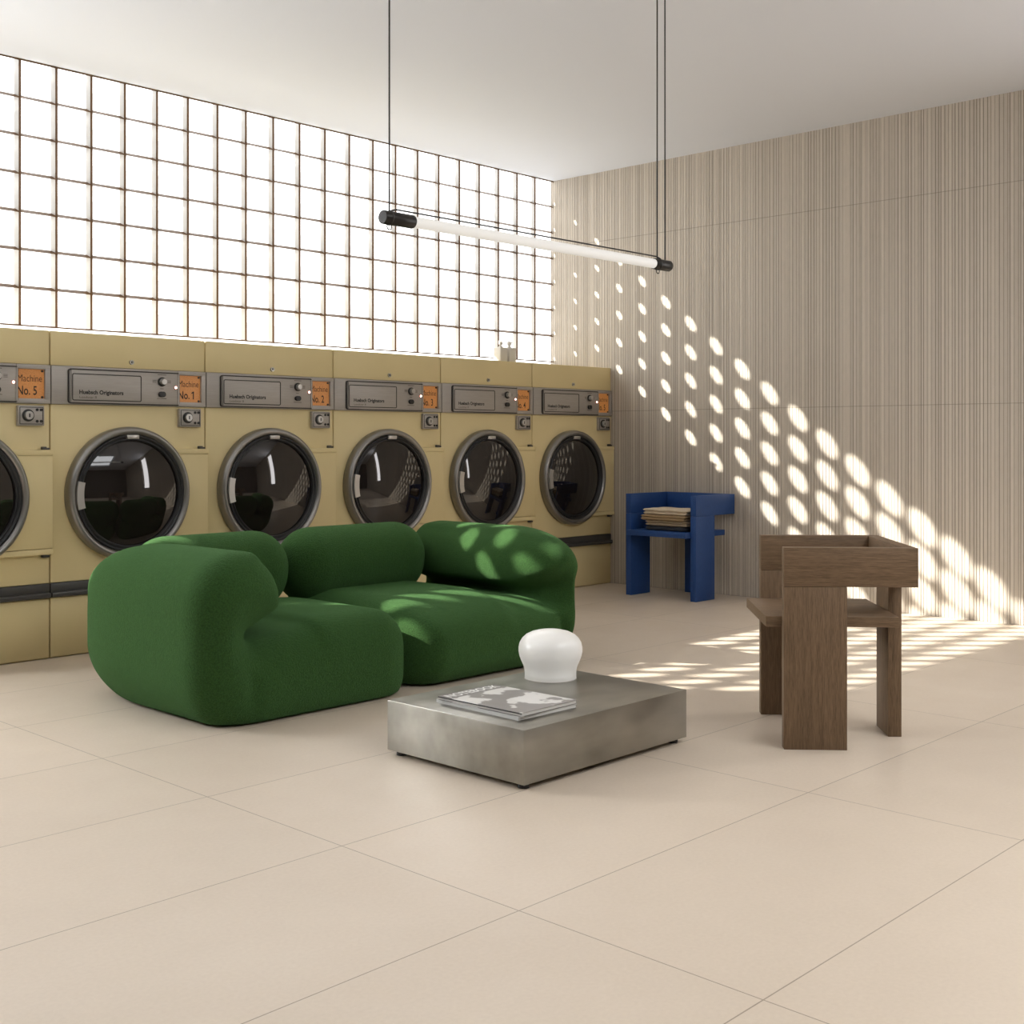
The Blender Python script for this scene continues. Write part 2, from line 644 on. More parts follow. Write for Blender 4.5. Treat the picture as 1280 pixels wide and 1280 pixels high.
def surface_nets(f, lo, hi, hstep):
    lo = np.array(lo, float); hi = np.array(hi, float)
    n = np.ceil((hi - lo) / hstep).astype(int) + 1
    ax = [lo[i] + hstep * np.arange(n[i]) for i in range(3)]
    X, Y, Z = np.meshgrid(*ax, indexing='ij')
    V = f(X, Y, Z)
    S = V < 0
    cs = [(i, j, k) for i in (0, 1) for j in (0, 1) for k in (0, 1)]
    c = n - 1
    sub = lambda A, d: A[d[0]:d[0] + c[0], d[1]:d[1] + c[1], d[2]:d[2] + c[2]]
    cnt = sum(sub(S, d).astype(int) for d in cs)
    act = (cnt > 0) & (cnt < 8)
    acc = np.zeros((*c, 3)); num = np.zeros(c)
    for d in cs:
        for a in range(3):
            if d[a] == 0:
                e = list(d); e[a] = 1
                v0, v1 = sub(V, d), sub(V, e)
                cr = (v0 < 0) != (v1 < 0)
                tt = np.where(cr, v0 / np.where(cr, v0 - v1, 1), 0)
                for q in range(3):
                    acc[..., q] += np.where(cr, d[q] + (tt if q == a else 0), 0)
                num += cr
    idx = -np.ones(c, int)
    ii = np.argwhere(act)
    idx[act] = np.arange(len(ii))
    P = lo + (ii + acc[act] / num[act][:, None]) * hstep
    quads = []
    for a in range(3):
        b, e = (a + 1) % 3, (a + 2) % 3
        s0 = [slice(0, c[q]) for q in range(3)]
        s1 = list(s0); s1[a] = slice(1, c[a] + 1)
        A0, A1 = S[tuple(s0)], S[tuple(s1)]
        ed = np.argwhere(A0 != A1)
        ed = ed[(ed[:, b] > 0) & (ed[:, e] > 0)]
        for g in ed:
            g1 = g.copy(); g1[b] -= 1
            g2 = g1.copy(); g2[e] -= 1
            g3 = g.copy(); g3[e] -= 1
            q = [idx[tuple(g)], idx[tuple(g1)], idx[tuple(g2)], idx[tuple(g3)]]
            if min(q) < 0:
                continue
            quads.append(q if A0[tuple(g)] else q[::-1])
    # pull the vertices on to the surface
    eps = 1e-3
    for _ in range(3):
        d0 = f(P[:, 0], P[:, 1], P[:, 2])
        G = np.stack([(f(P[:, 0] + eps * (q == 0), P[:, 1] + eps * (q == 1), P[:, 2] + eps * (q == 2)) - d0) / eps for q in range(3)], 1)
        g2 = (G ** 2).sum(1)
        P -= G * (np.clip(d0, -.01, .01) / np.maximum(g2, 0.25))[:, None]
    return P, quads


def sdf_object(name, f, lo, hi, hstep, material, parent=None):
    P, Q = surface_nets(f, lo, hi, hstep)
    me = bpy.data.meshes.new(name)
    me.from_pydata(P.tolist(), [], [list(map(int, q)) for q in Q])
    me.update()
    bm = bmesh.new()
    bm.from_mesh(me)
    for _ in range(2):
        bmesh.ops.smooth_vert(bm, verts=list(bm.verts), factor=0.4, use_axis_x=True, use_axis_y=True, use_axis_z=True)
    bmesh.ops.recalc_face_normals(bm, faces=list(bm.faces))
    bm.to_mesh(me)
    bm.free()
    return link(name, me, material, parent, True, 180)


# ================================================================== THE SETTING
def structure():
    T = 0.2
    MB().box((XL - T, YR - T, -0.12), (XW + T, YG + 0.25, 0)).build('floor', M['floor'])['kind'] = 'structure'
    # ceiling with gaps for the two added fill-light panels
    b = MB()
    (ax0, ax1, ay0, ay1), (bx0, bx1, by0, by1) = FILL_SPANS
    z0, z1 = CEIL, CEIL + 0.15
    b.box((XL - T, ay1, z0), (XW + T, YG + 0.06, z1))
    b.box((XL - T, ay0, z0), (ax0, ay1, z1))
    b.box((ax1, ay0, z0), (XW + T, ay1, z1))
    b.box((XL - T, by1, z0), (XW + T, ay0, z1))
    b.box((XL - T, by0, z0), (bx0, by1, z1))
    b.box((bx1, by0, z0), (XW + T, by1, z1))
    b.box((XL - T, YR - T, z0), (XW + T, by0, z1))
    b.build('ceiling', M['ceiling'])['kind'] = 'structure'
    for k, (sx0, sx1, sy0, sy1) in enumerate(FILL_SPANS):
        w = MB()
        w.box((sx0, sy0, CEIL + 0.06), (sx0 + 0.05, sy1, CEIL + 0.11))
        w.box((sx1 - 0.05, sy0, CEIL + 0.06), (sx1, sy1, CEIL + 0.11))
        w.box((sx0, sy0, CEIL + 0.06), (sx1, sy0 + 0.05, CEIL + 0.11))
        w.box((sx0, sy1 - 0.05, CEIL + 0.06), (sx1, sy1, CEIL + 0.11))
        w = w.build('window_%d' % (3 + k), M['cap'])  # frame of an unseen glowing panel, added to brighten the room
        w['kind'] = 'structure'
        MB().box((sx0 + 0.04, sy0 + 0.04, CEIL + 0.08), (sx1 - 0.04, sy1 - 0.04, CEIL + 0.09)).build('pane', M['skylight' if k == 0 else 'ceil_fill_b'], w)
    # window-side wall below the glass blocks, with an added fill-light pane at its left end (out of frame)
    wz0, wz1 = 1.0, 2.2
    b = MB()
    b.box((FILL_X1, YG, 0), (XW + T, YG + 0.2, SILL - 0.049))
    b.box((XL - T, YG, 0), (FILL_X0, YG + 0.2, CEIL))
    b.box((FILL_X0, YG, wz1), (FILL_X1, YG + 0.2, CEIL))
    b.box((FILL_X0, YG, 0), (FILL_X1, YG + 0.2, wz0))
    b.build('wall_back', M['plaster'])['kind'] = 'structure'
    d = MB()
    for xa in (FILL_X0, FILL_X1 - 0.04):
        d.box((xa, YG + 0.02, wz0), (xa + 0.04, YG + 0.08, wz1))
    for za in (wz0, wz1 - 0.04):
        d.box((FILL_X0, YG + 0.02, za), (FILL_X1, YG + 0.08, za + 0.04))
    d = d.build('window_5', M['cap'])
    d['kind'] = 'structure'
    MB().box((FILL_X0 + 0.03, YG + 0.045, wz0 + 0.03), (FILL_X1 - 0.03, YG + 0.055, wz1 - 0.03)).build('pane', M['wall_fill'], d)
    # ribbed wall, with an opening for a tall side window out of the frame
    b = MB()
    wy0, wy1, wz0, wz1 = 0.30, 1.10, 0.85, 3.0
    b.box((XW, wy1, 0), (XW + T, YG + 0.06, CEIL))
    b.box((XW, YR - T, 0), (XW + T, wy0, CEIL))
    b.box((XW, wy0, 0), (XW + T, wy1, wz0))
    b.box((XW, wy0, wz1), (XW + T, wy1, CEIL))
    b.build('wall_right', M['ribbed'])['kind'] = 'structure'
    w = MB()
    w.box((XW + 0.06, wy0, wz0), (XW + 0.10, wy0 + 0.04, wz1))
    w.box((XW + 0.06, wy1 - 0.04, wz0), (XW + 0.10, wy1, wz1))
    w.box((XW + 0.06, wy0, wz0), (XW + 0.10, wy1, wz0 + 0.04))
    w.box((XW + 0.06, wy0, wz1 - 0.04), (XW + 0.10, wy1, wz1))
    w = w.build('window_2', M['cap'])
    w['kind'] = 'structure'
    MB().box((XW + 0.075, wy0 + 0.03, wz0 + 0.03), (XW + 0.085, wy1 - 0.03, wz1 - 0.03)).build('pane', M['sidewin'], w)
    # left end wall and the wall behind the camera
    MB().box((XL - T, YR - T, 0), (XL, YG + 0.2, CEIL)).build('wall_left', M['dimwall'])['kind'] = 'structure'
    MB().box((XL - T, YR - T, 0), (XW + T, YR, CEIL)).build('wall_front', M['dimwall'])['kind'] = 'structure'


def glass_block_window():
    yg = YG + 0.028           # glass plane
    ncol = int((XW - FILL_X1) / PITCH)
    xs = [XW - 0.001 - PITCH * k for k in range(1, ncol + 1)]
    dx, dy, dz = SUN_DIR
    # brown bars: thin strips turned along the sunlight
    bars = MB()
    fins = MB()
    hd = Vector((dx, dy, 0)).normalized()      # horizontal heading of the sunlight, into the room
    nd = Vector((-hd.y, hd.x, 0))
    back = 0.028 / -hd.y                       # run from the glass plane to the bar front

    def plate(b, x, s0, s1, th):
        """vertical strip whose front edge is at (x, YG); s measured back from the front"""
        t = bmesh.new()
        f = Vector((x, YG, 0))
        p = [f - hd * s0 + nd * th / 2, f - hd * s1 + nd * th / 2, f - hd * s1 - nd * th / 2, f - hd * s0 - nd * th / 2]
        lo = [t.verts.new((q.x, q.y, SILL)) for q in p]
        hi = [t.verts.new((q.x, q.y, CEIL)) for q in p]
        t.faces.new(lo[::-1]); t.faces.new(hi)
        for i in range(4):
            t.faces.new((lo[i], lo[(i + 1) % 4], hi[(i + 1) % 4], hi[i]))
        bmesh.ops.recalc_face_normals(t, faces=list(t.faces))
        b.merge(t)
    for x in xs:
        plate(bars, x, 0.0, 0.0125, 0.0022)
        plate(fins, x, 0.0126, back - 0.0004, 0.0012)
    vd = Vector((0, dy, dz)).normalized()
    nv = Vector((0, -vd.z, vd.y))
    for k in range(0, 8):
        z = CEIL - ROWP * k
        if k == 0:
            bars.box((FILL_X1, YG - 0.002, z - 0.008), (XW, YG + 0.004, z))
            continue
        if k == 7:
            bars.box((FILL_X1, YG - 0.002, z - 0.004), (XW, YG + 0.004, z + 0.004))
            continue
        t = bmesh.new()
        f = Vector((0, YG, z - 0.006))
        p = [f + nv * 0.0011, f - vd * 0.030 + nv * 0.0011, f - vd * 0.030 - nv * 0.0011, f - nv * 0.0011]
        a = [t.verts.new((FILL_X1, q.y, q.z)) for q in p]
        c = [t.verts.new((XW, q.y, q.z)) for q in p]
        t.faces.new(a[::-1]); t.faces.new(c)
        for i in range(4):
            t.faces.new((a[i], a[(i + 1) % 4], c[(i + 1) % 4], c[i]))
        bmesh.ops.recalc_face_normals(t, faces=list(t.faces))
        bars.merge(t)
    w = bars.build('window_1', M['bar'])
    w['kind'] = 'structure'
    fins.build('glazing_fin', M['fin'], w)

    # glass: one backlit sheet, pierced by a clear round eye per block where the sun comes through
    g = bmesh.new()
    eyes = bmesh.new()
    zb = SILL - 0.049
    ztop = CEIL + 0.02
    zr = 2.956 + ROWP / 2

    def quad(b, x0, z0, x1, z1, y=yg):
        vs = [b.verts.new((x0, y, z0)), b.verts.new((x1, y, z0)), b.verts.new((x1, y, z1)), b.verts.new((x0, y, z1))]
        b.faces.new(vs)

    def radius(j):
        r = 0.0085 + 0.00535 * (j + 1.5)
        if j > 23:
            return 0.062
        if j > 15:
            return 0.090 - 0.0035 * (j - 15)
        return min(r, 0.093)
    jmax = 29
    nseg = 24
    xlast = None
    for j in range(-1, jmax + 1):
        cx = 6.932 - PITCH * j
        x0, x1 = cx - PITCH / 2, min(cx + PITCH / 2, XW + 0.05)
        xlast = x0
        quad(g, x0, zr, x1, ztop)
        for i in range(7):
            cz = 2.956 - ROWP * i
            z0, z1 = cz - ROWP / 2, cz + ROWP / 2
            R = radius(j)
            ring = []
            outer = []
            for k in range(nseg):
                a = 2 * math.pi * (k + 0.5) / nseg
                ca, sa = math.cos(a), math.sin(a)
                ring.append((cx + R * ca, cz + R * sa))
                sc = 1.0 / max(abs(ca), abs(sa))
                px = cx + (PITCH / 2) * ca * sc
                pz = cz + (ROWP / 2) * sa * sc
                outer.append((min(max(px, x0), x1), min(max(pz, z0), z1)))
            vi = [g.verts.new((p[0], yg, p[1])) for p in ring]
            vo = [g.verts.new((p[0], yg, p[1])) for p in outer]
            for k in range(nseg):
                k2 = (k + 1) % nseg
                g.faces.new((vi[k], vi[k2], vo[k2], vo[k]))
            # the corner triangles left by the radial outline
            for sx, sz in ((x1, z1), (x0, z1), (x0, z0), (x1, z0)):
                best = None
                for k in range(nseg):
                    k2 = (k + 1) % nseg
                    p, q = outer[k], outer[k2]
                    if abs(p[0] - q[0]) > 1e-6 and abs(p[1] - q[1]) > 1e-6:
                        if abs((p[0] + q[0]) / 2 - sx) < PITCH / 4 and abs((p[1] + q[1]) / 2 - sz) < ROWP / 4:
                            best = (k, k2)
                if best:
                    vc = g.verts.new((sx, yg, sz))
                    g.faces.new((vo[best[0]], vo[best[1]], vc))
            ve = [eyes.verts.new((p[0], yg, p[1])) for p in ring]
            eyes.faces.new(ve)
        zl = 2.956 - ROWP * 6 - ROWP / 2
        if zl > zb:
            quad(g, x0, zb, x1, zl)
    if xlast > FILL_X1:
        quad(g, FILL_X1, zb, xlast, ztop)
    for f in g.faces:
        if f.normal.y > 0:
            f.normal_flip()
    bmesh.ops.recalc_face_normals(g, faces=list(g.faces))
    g.normal_update()
    for f in g.faces:
        if f.normal.y > 0:
            f.normal_flip()
    me = bpy.data.meshes.new('glass')
    g.to_mesh(me); g.free()
    link('glass', me, M['glass'], w)
    me = bpy.data.meshes.new('lens')
    eyes.to_mesh(me); eyes.free()
    link('lens', me, M['lens'], w)


structure()
glass_block_window()


# ================================================================== SOFA
SX0, SXM, SX1 = 2.385, 3.475, 4.700
SY0, SY1 = 3.85, 4.95
ZT = 0.004


def flat_bottom(d, z):
    return smax(d, ZT - z, 0.02)


def seat_left(x, y, z):
    seat = rbox2(x, z, 2.55, SXM, -0.07, 0.368, 0.165)
    body = rbox2(x, z, 2.427, 3.05, -0.06, 0.646, 0.285)
    body = smax(body, x - 2.745, 0.04)
    roll = np.hypot(x - 2.632, z - 0.447) - 0.203
    prof = smin(smin(body, roll, 0.02), seat, 0.03)
    slit = cone2(x, z, (2.690, 0.328), (2.93, 0.398), 0.020, 0.060)
    prof = smax(prof, -slit, 0.02)
    d = extr2(prof, y, SY0, SY1, 0.18, 0.14, 0.50)
    return flat_bottom(d, z)


def seat_right(x, y, z):
    seat = rbox2(x, z, SXM + 0.004, 4.53, -0.07, 0.368, 0.165)
    body = rbox2(x, z, 4.02, 4.640, -0.06, 0.640, 0.275)
    body = smax(body, 4.37 - x, 0.04)
    roll = np.hypot(x - 4.470, z - 0.458) - 0.188
    prof = smin(smin(body, roll, 0.02), seat, 0.03)
    slit = cone2(x, z, (4.410, 0.328), (4.17, 0.384), 0.014, 0.048)
    prof = smax(prof, -slit, 0.02)
    d = extr2(prof, y, SY0, SY1, 0.18, 0.40, 0.18)
    return flat_bottom(d, z)


def bolster(xa, xb):
    def f(x, y, z):
        roll = cone2(y, z, (4.775, 0.460), (4.768, 0.487), 0.172, 0.170)
        d = extr(roll, x, xa, xb, 0.165)
        wall = rbox2(y, z, 4.74, 4.93, 0.02, 0.5, 0.08)
        return smin(d, extr(wall, x, xa + 0.11, xb - 0.17, 0.08), 0.03)
    return f


def build_sofa():
    root = thing('sofa', 'rounded green boucle sofa with curled arms in front of the yellow dryers', 'sofa')
    sdf_object('seat', seat_left, (2.33, 3.82, -0.03), (3.53, 5.0, 0.72), 0.016, M['boucle'], root)
    sdf_object('seat', seat_right, (3.43, 3.82, -0.03), (4.78, 5.0, 0.72), 0.016, M['boucle'], root)
    sdf_object('backrest', bolster(2.66, 3.430), (2.56, 4.5, -0.03), (3.5, 5.0, 0.72), 0.016, M['boucle'], root)
    sdf_object('backrest', bolster(3.440, 4.285), (3.36, 4.5, -0.03), (4.36, 5.0, 0.72), 0.016, M['boucle'], root)


build_sofa()


# ================================================================== DRYERS
def build_dryer():
    """local origin: front lower left corner of the cabinet, x along the row, y into the wall"""
    W = DRY_W - 0.004
    g = 0.002
    root = thing('tumble_dryer', 'x', 'dryer')
    MB().box((g, 0.010, 0.0), (W, 0.555, DRY_H - 0.006), 0.004).build('cabinet', M['enamel'], root)
    tp = MB().box((g, 0.0, 1.446), (W, 0.04, DRY_H), 0.004).build('top_panel', M['enamel'], root, True)
    MB().lathe([(0.0, 0.004), (0.007, 0.004), (0.0075, 0.009), (0.0115, 0.009), (0.0125, 0.0), (0.0125, -0.002)], (0.437, 0, 1.479), 'Y-', 24).build('lock', M['steel'], tp, True)
    MB().box((0.434, -0.0052, 1.473), (0.440, -0.003, 1.485)).build('keyhole', M['black'], tp)
    MB().box((g, 0.0, 0.372), (W, 0.03, 1.254), 0.004).build('front_panel', M['enamel'], root, True)
    MB().box((g, 0.0, 0.004), (W, 0.03, 0.298), 0.004).build('toe_panel', M['enamel'], root, True)
    # kick strip with a projecting lower lip
    k = MB().box((g, -0.004, 0.300), (W, 0.03, 0.370), 0.003)
    k.box((g, -0.022, 0.300), (W, 0.02, 0.326), 0.006)
    k.build('kick_strip', M['kick'], root, True)

    # control panel
    cp = MB().box((g - 0.001, -0.012, 1.254), (0.703, 0.02, 1.445), 0.003)
    cp.box((0.703, -0.012, 1.422), (W + 0.001, 0.02, 1.445), 0.003)
    cp.box((0.703, -0.012, 1.254), (W + 0.001, 0.02, 1.279), 0.003)
    cp.box((0.846, -0.012, 1.270), (W + 0.001, 0.02, 1.430), 0.003)
    cp.box((0.100, -0.019, 1.262), (0.704, -0.010, 1.432), 0.003)
    cp = cp.build('control_panel', M['alu'], root, True)
    MB().frame(0.084, 1.2585, 0.708, 1.4335, 0.014, 0.0055, -0.0125, -0.021).build('bezel_line', M['line'], cp)
    MB().frame(0.104, 1.274, 0.484, 1.410, 0.010, 0.0045, -0.0185, -0.0203).build('plate_line', M['line'], cp)
    # cover the right upright of the bezel line again, so that the line stays open to the right
    MB().box((0.697, -0.0222, 1.2635), (0.706, -0.012, 1.4285), 0.001).build('bezel_edge', M['alu'], cp)
    lt = link('lettering', move_mesh(text_mesh('Huebsch Originators', 0.240, 0.028, 0.032), (0.142, -0.0196, 1.3005)), M['ink'], cp)
    link('lettering', move_mesh(text_mesh('Loadstar 8', 0.092, 0.012), (0.143, -0.0196, 1.286)), M['greyink'], cp)
    # knob
    MB().lathe([(0.024, 0), (0.024, 0.006), (0.021, 0.008), (0.0, 0.008)], (0.602, -0.019, 1.383), 'Y-', 28).build('knob_base', M['black'], cp, True)
    MB().lathe([(0.017, 0.006), (0.016, 0.024), (0.0145, 0.027), (0.0, 0.028)], (0.602, -0.019, 1.383), 'Y-', 28).build('knob', M['steel'], cp, True)
    sw = MB()
    sw.lathe([(0.0145, 0), (0.0145, 0.010), (0.012, 0.012), (0, 0.012)], (0.607, -0.019, 1.317), 'Y-', 24)
    sw.lathe([(0.0145, 0), (0.0145, 0.010), (0.012, 0.012), (0, 0.012)], (0.596, -0.019, 1.317), 'Y-', 24)
    sw.build('switch', M['black'], cp, True)
    for (xa, xb, za) in ((0.578, 0.628, 1.418), (0.574, 0.630, 1.293), (0.592, 0.612, 1.345)):
        MB().box((xa, -0.0196, za), (xb, -0.0190, za + 0.003)).build('scale_mark', M['greyink'], cp)
    for xa, xb in ((0.548, 0.570), (0.636, 0.656)):
        mk = MB()
        for dz in (0.0, 0.006, -0.006):
            mk.box((xa, -0.0196, 1.383 + dz), (xb, -0.0190, 1.3855 + dz))
        mk.build('scale_mark', M['greyink'], cp)
    MB().lathe([(0.0085, -0.001), (0.0085, 0.003), (0.006, 0.003)], (0.684, -0.019, 1.355), 'Y-', 20).build('indicator_rim', M['ledrim'], cp, True)
    MB().lathe([(0.006, 0.0), (0.0055, 0.004), (0.003, 0.006), (0, 0.0065)], (0.684, -0.019, 1.355), 'Y-', 20).build('indicator_light', M['led'], cp, True)
    dsp = MB().box((0.700, 0.002, 1.276), (0.850, 0.008, 1.425)).build('display', M['display'], cp)
    for xx in (0.836, 0.712):
        for zz in (1.286, 1.414):
            MB().lathe([(0.006, 0), (0.006, 0.004), (0, 0.004)], (xx, 0.002, zz), 'Y-', 12).build('display_screw', M['black'], cp)
    link('display_text', move_mesh(text_mesh('Machine', 0.122, 0.033, -0.004), (0.714, 0.0012, 1.361)), M['ink'], cp)

    # coin box
    cb = MB().box((0.706, -0.022, 1.146), (0.838, 0.004, 1.244), 0.004)
    cb = cb.build('coin_box', M['alu'], root, True)
    MB().frame(0.713, 1.153, 0.831, 1.237, 0.004, 0.003, -0.0215, -0.0235).build('coin_box_line', M['line'], cb)
    MB().lathe([(0.030, 0), (0.030, 0.003), (0.022, 0.004), (0.0, 0.004)], (0.755, -0.022, 1.196), 'Y-', 32).build('lock_seat', M['black'], cb, True)
    MB().lathe([(0.0205, 0.003), (0.0205, 0.016), (0.018, 0.018), (0.0, 0.018)], (0.755, -0.022, 1.196), 'Y-', 32).build('coin_lock', M['steel'], cb, True)
    MB().box((0.752, -0.0412, 1.187), (0.758, -0.039, 1.205)).build('keyhole', M['black'], cb)
    for xx in (0.800, 0.820):
        for zz in (1.168, 1.224):
            MB().lathe([(0.007, 0), (0.007, 0.003), (0, 0.003)], (xx, -0.022, zz), 'Y-', 12).build('coin_box_screw', M['black'], cb)

    # hinge cover to the right of the porthole
    hc = MB().box((0.500, -0.030, 0.545), (0.876, 0.004, 1.005), 0.003)
    hc.box((0.500, -0.034, 1.000), (0.878, 0.004, 1.028), 0.004)
    hc.box((0.500, -0.034, 0.515), (0.878, 0.004, 0.543), 0.004)
    hc = hc.build('hinge_cover', M['enamel'], root, True)
    for zz in (1.028, 0.500):
        h = MB().box((0.828, -0.022, zz), (0.850, 0.002, zz + 0.016), 0.003)
        h.box((0.850, -0.016, zz), (0.868, 0.002, zz + 0.011), 0.002)
        h.build('hinge', M['kick'], hc, True)

    # porthole door
    cx, cz = 0.411, 0.803
    ring = [(0.334, -0.002), (0.341, 0.004), (0.342, 0.030), (0.338, 0.052), (0.330, 0.062), (0.324, 0.0645), (0.313, 0.062),
            (0.303, 0.054), (0.300, 0.048), (0.299, 0.010), (0.300, -0.002)]
    d = MB().lathe(ring, (cx, 0, cz), 'Y-', 96).build('door', M['chrome'], root, True, 50)
    gk = [(0.3000, 0.050), (0.299, 0.057), (0.294, 0.060), (0.288, 0.056), (0.284, 0.048), (0.281, 0.054), (0.276, 0.058), (0.271, 0.054), (0.268, 0.044), (0.268, 0.02)]
    MB().lathe(gk, (cx, 0, cz), 'Y-', 96).build('gasket', M['rubber'], d, True, 180)
    dome = []
    R0, hh = 0.270, 0.040
    RS = (R0 * R0 + hh * hh) / (2 * hh)
    for i in range(25):
        r = R0 * (1 - i / 24)
        dome.append((r if i < 24 else 0.0, 0.044 + math.sqrt(RS * RS - r * r) - (RS - hh)))
    MB().lathe(dome, (cx, 0, cz), 'Y-', 96).build('door_glass', M['doorglass'], d, True, 180)
    # small catch on top and pull plate at the left of the ring
    MB().box((cx - 0.034, -0.068, cz + 0.278), (cx + 0.034, -0.050, cz + 0.300), 0.004).build('catch', M['steel'], d, True)
    hp = MB()
    t = bmesh.new()
    n = 10
    ra, rb = 0.270, 0.306
    a0, a1 = math.radians(180 - 13), math.radians(180 + 14)
    rows = []
    for k in range(n + 1):
        a = a0 + (a1 - a0) * k / n
        rows.append([t.verts.new((cx + r * math.cos(a), yy, cz + r * math.sin(a))) for r, yy in ((ra, -0.052), (ra, -0.072), (rb, -0.072), (rb, -0.052))])
    for a, b2 in zip(rows[:-1], rows[1:]):
        for q in range(4):
            t.faces.new((a[q], a[(q + 1) % 4], b2[(q + 1) % 4], b2[q]))
    t.faces.new(rows[0]); t.faces.new(rows[-1][::-1])
    bmesh.ops.recalc_face_normals(t, faces=list(t.faces))
    hp.merge(t)
    hp.build('pull_plate', M['steel'], d)
    return root


def place_dryers():
    base = build_dryer()
    labels = [
        ('5', 'mustard yellow dryer at the left end, display No. 5, cut off by photo edge'),
        ('1', 'mustard yellow dryer with display reading No. 1, behind the sofa arm at left'),
        ('2', 'mustard yellow dryer with display reading No. 2, behind the left half of the sofa'),
        ('3', 'mustard yellow dryer with display reading No. 3, behind the middle of the sofa'),
        ('4', 'mustard yellow dryer with display reading No. 4 and white soap bottles on top'),
        ('5', 'mustard yellow dryer with display No. 5, last in row against ribbed wall'),
    ]
    x_first = XW + 0.004 - 6 * DRY_W
    for i, (num, lab) in enumerate(labels):
        o = base if i == 0 else copy_tree(base)
        o.location = (x_first + i * DRY_W, YW, 0)
        tag(o, lab, 'dryer', 'row of coin operated dryers')
        panel = [c for c in bpy.data.objects if c.parent == o and c.name.startswith('control_panel')][0]
        nums.append((num, panel))
    # the number on each display
    for num, panel in nums:
        if num == '1':
            me = text_mesh('No.', None, 0.042, 0.012)
            w = max(v.co.x for v in me.vertices)
            me.transform(Matrix.Diagonal((0.068 / w, 1, 1, 1)))
            one = bmesh.new()
            one.from_mesh(me)
            vs = [one.verts.new((0.079 + px, 0.0, pz)) for px, pz in
                  ((0.010, 0.0), (0.0165, 0.0), (0.0165, 0.042), (0.0115, 0.042), (0.0, 0.034), (0.003, 0.029), (0.010, 0.0335))]
            one.faces.new(vs)
            one.to_mesh(me)
            one.free()
        else:
            me = text_mesh('No. ' + num, None, 0.044, 0.012)
            w = max(v.co.x for v in me.vertices)
            me.transform(Matrix.Diagonal((0.098 / w, 1, 1, 1)))
        link('display_text', move_mesh(me, (0.712, 0.0012, 1.296)), M['ink'], panel)


nums = []
place_dryers()


# ================================================================== LOW TABLE
def build_table():
    x0, x1, y0, y1 = 2.735, 3.585, 2.550, 3.190
    cx, cy = (x0 + x1) / 2, (y0 + y1) / 2
    root = thing('coffee_table', 'low square-edged mottled steel coffee table on the tiled floor', 'table', (cx, cy, 0))
    hx, hy = (x1 - x0) / 2, (y1 - y0) / 2
    MB().box((-hx, -hy, 0.018), (hx, hy, 0.188), 0.0018, 2).build('body', M['table'], root, True)
    for sx in (-1, 1):
        for sy in (-1, 1):
            f = MB().lathe([(0.0, 0.0), (0.018, 0.0), (0.018, 0.0185), (0, 0.0185)], (sx * (hx - 0.035), sy * (hy - 0.035), 0), 'Z', 20)
            f.build('foot', M['rubber'], root, True)


build_table()


def build_magazines():
    z = 0.188
    # stack of two on the table
    root = thing('magazine', 'pale magazine under the picture-cover one on the steel table', 'magazine', (2.960, 2.843, z), math.radians(-1.5), 'magazines on the coffee table')
    MB().box((-0.136, -0.194, 0.0005), (0.136, 0.194, 0.010), 0.001).build('pages', M['paper'], root)
    c = MB().box((-0.138, -0.196, 0.010), (0.138, 0.196, 0.0112), 0.0003)
    c.box((-0.138, -0.196, 0.0), (0.138, 0.196, 0.0006))
    c.box((-0.1385, -0.196, 0.0), (-0.1368, 0.196, 0.0112))
    c.build('cover', mat('pale_cover', (0.55, 0.54, 0.52), 0.4), root)
    root = thing('magazine', 'top magazine on the steel table, grey and white picture cover', 'magazine', (2.957, 2.836, z + 0.0113), math.radians(0.8), 'magazines on the coffee table')
    MB().box((-0.132, -0.190, 0.0012), (0.134, 0.190, 0.0115), 0.001).build('pages', M['paper'], root)
    c = MB().box((-0.135, -0.192, 0.0115), (0.136, 0.192, 0.0127), 0.0003)
    c.box((-0.135, -0.192, 0.0002), (0.136, 0.192, 0.0012))
    c.build('cover', M['cover'], root)
    MB().box((-0.1366, -0.192, 0.0088), (-0.1350, 0.192, 0.0116)).build('spine', mat('dark_spine', (0.03, 0.028, 0.03), 0.5), root)
    me = text_mesh('NOTEBOOK', 0.245, 0.040, 0.02)
    # lay the title flat along the far edge of the cover
    me.transform(Matrix(((1, 0, 0), (0, 0, 1), (0, -1, 0))).to_4x4())
    co = np.array([v.co[:] for v in me.vertices])
    for v in me.vertices:
        v.co = (v.co.x - 0.122, v.co.y + 0.142, 0.0131)
    link('title', me, M['white_ink'], root)


build_magazines()


def build_table_lamp():
    root = thing('table_lamp', 'white opal glass mushroom lamp on the steel table', 'lamp', (3.405, 3.040, 0.1882))
    prof = [(0.0, 0.0), (0.094, 0.0), (0.0965, 0.002), (0.0965, 0.020), (0.0975, 0.035), (0.102, 0.050), (0.109, 0.065), (0.1155, 0.082), (0.1195, 0.100),
            (0.1195, 0.116), (0.1150, 0.134), (0.106, 0.149), (0.092, 0.162), (0.072, 0.172), (0.048, 0.178), (0.024, 0.181), (0.0, 0.182)]
    # smooth the profile
    P = np.array(prof[1:])
    dist = np.concatenate([[0], np.cumsum(np.hypot(*np.diff(P, axis=0).T))])
    MB().lathe(prof, (0, 0, 0), 'Z', 72).build('glass_shade', M['opal'], root, True, 60)
    MB().lathe([(0.0, -0.0002), (0.0975, -0.0002), (0.0975, 0.0025), (0.0, 0.0025)], (0, 0, 0.0002), 'Z', 64).build('base_rim', M['bottle'], root, True)


build_table_lamp()


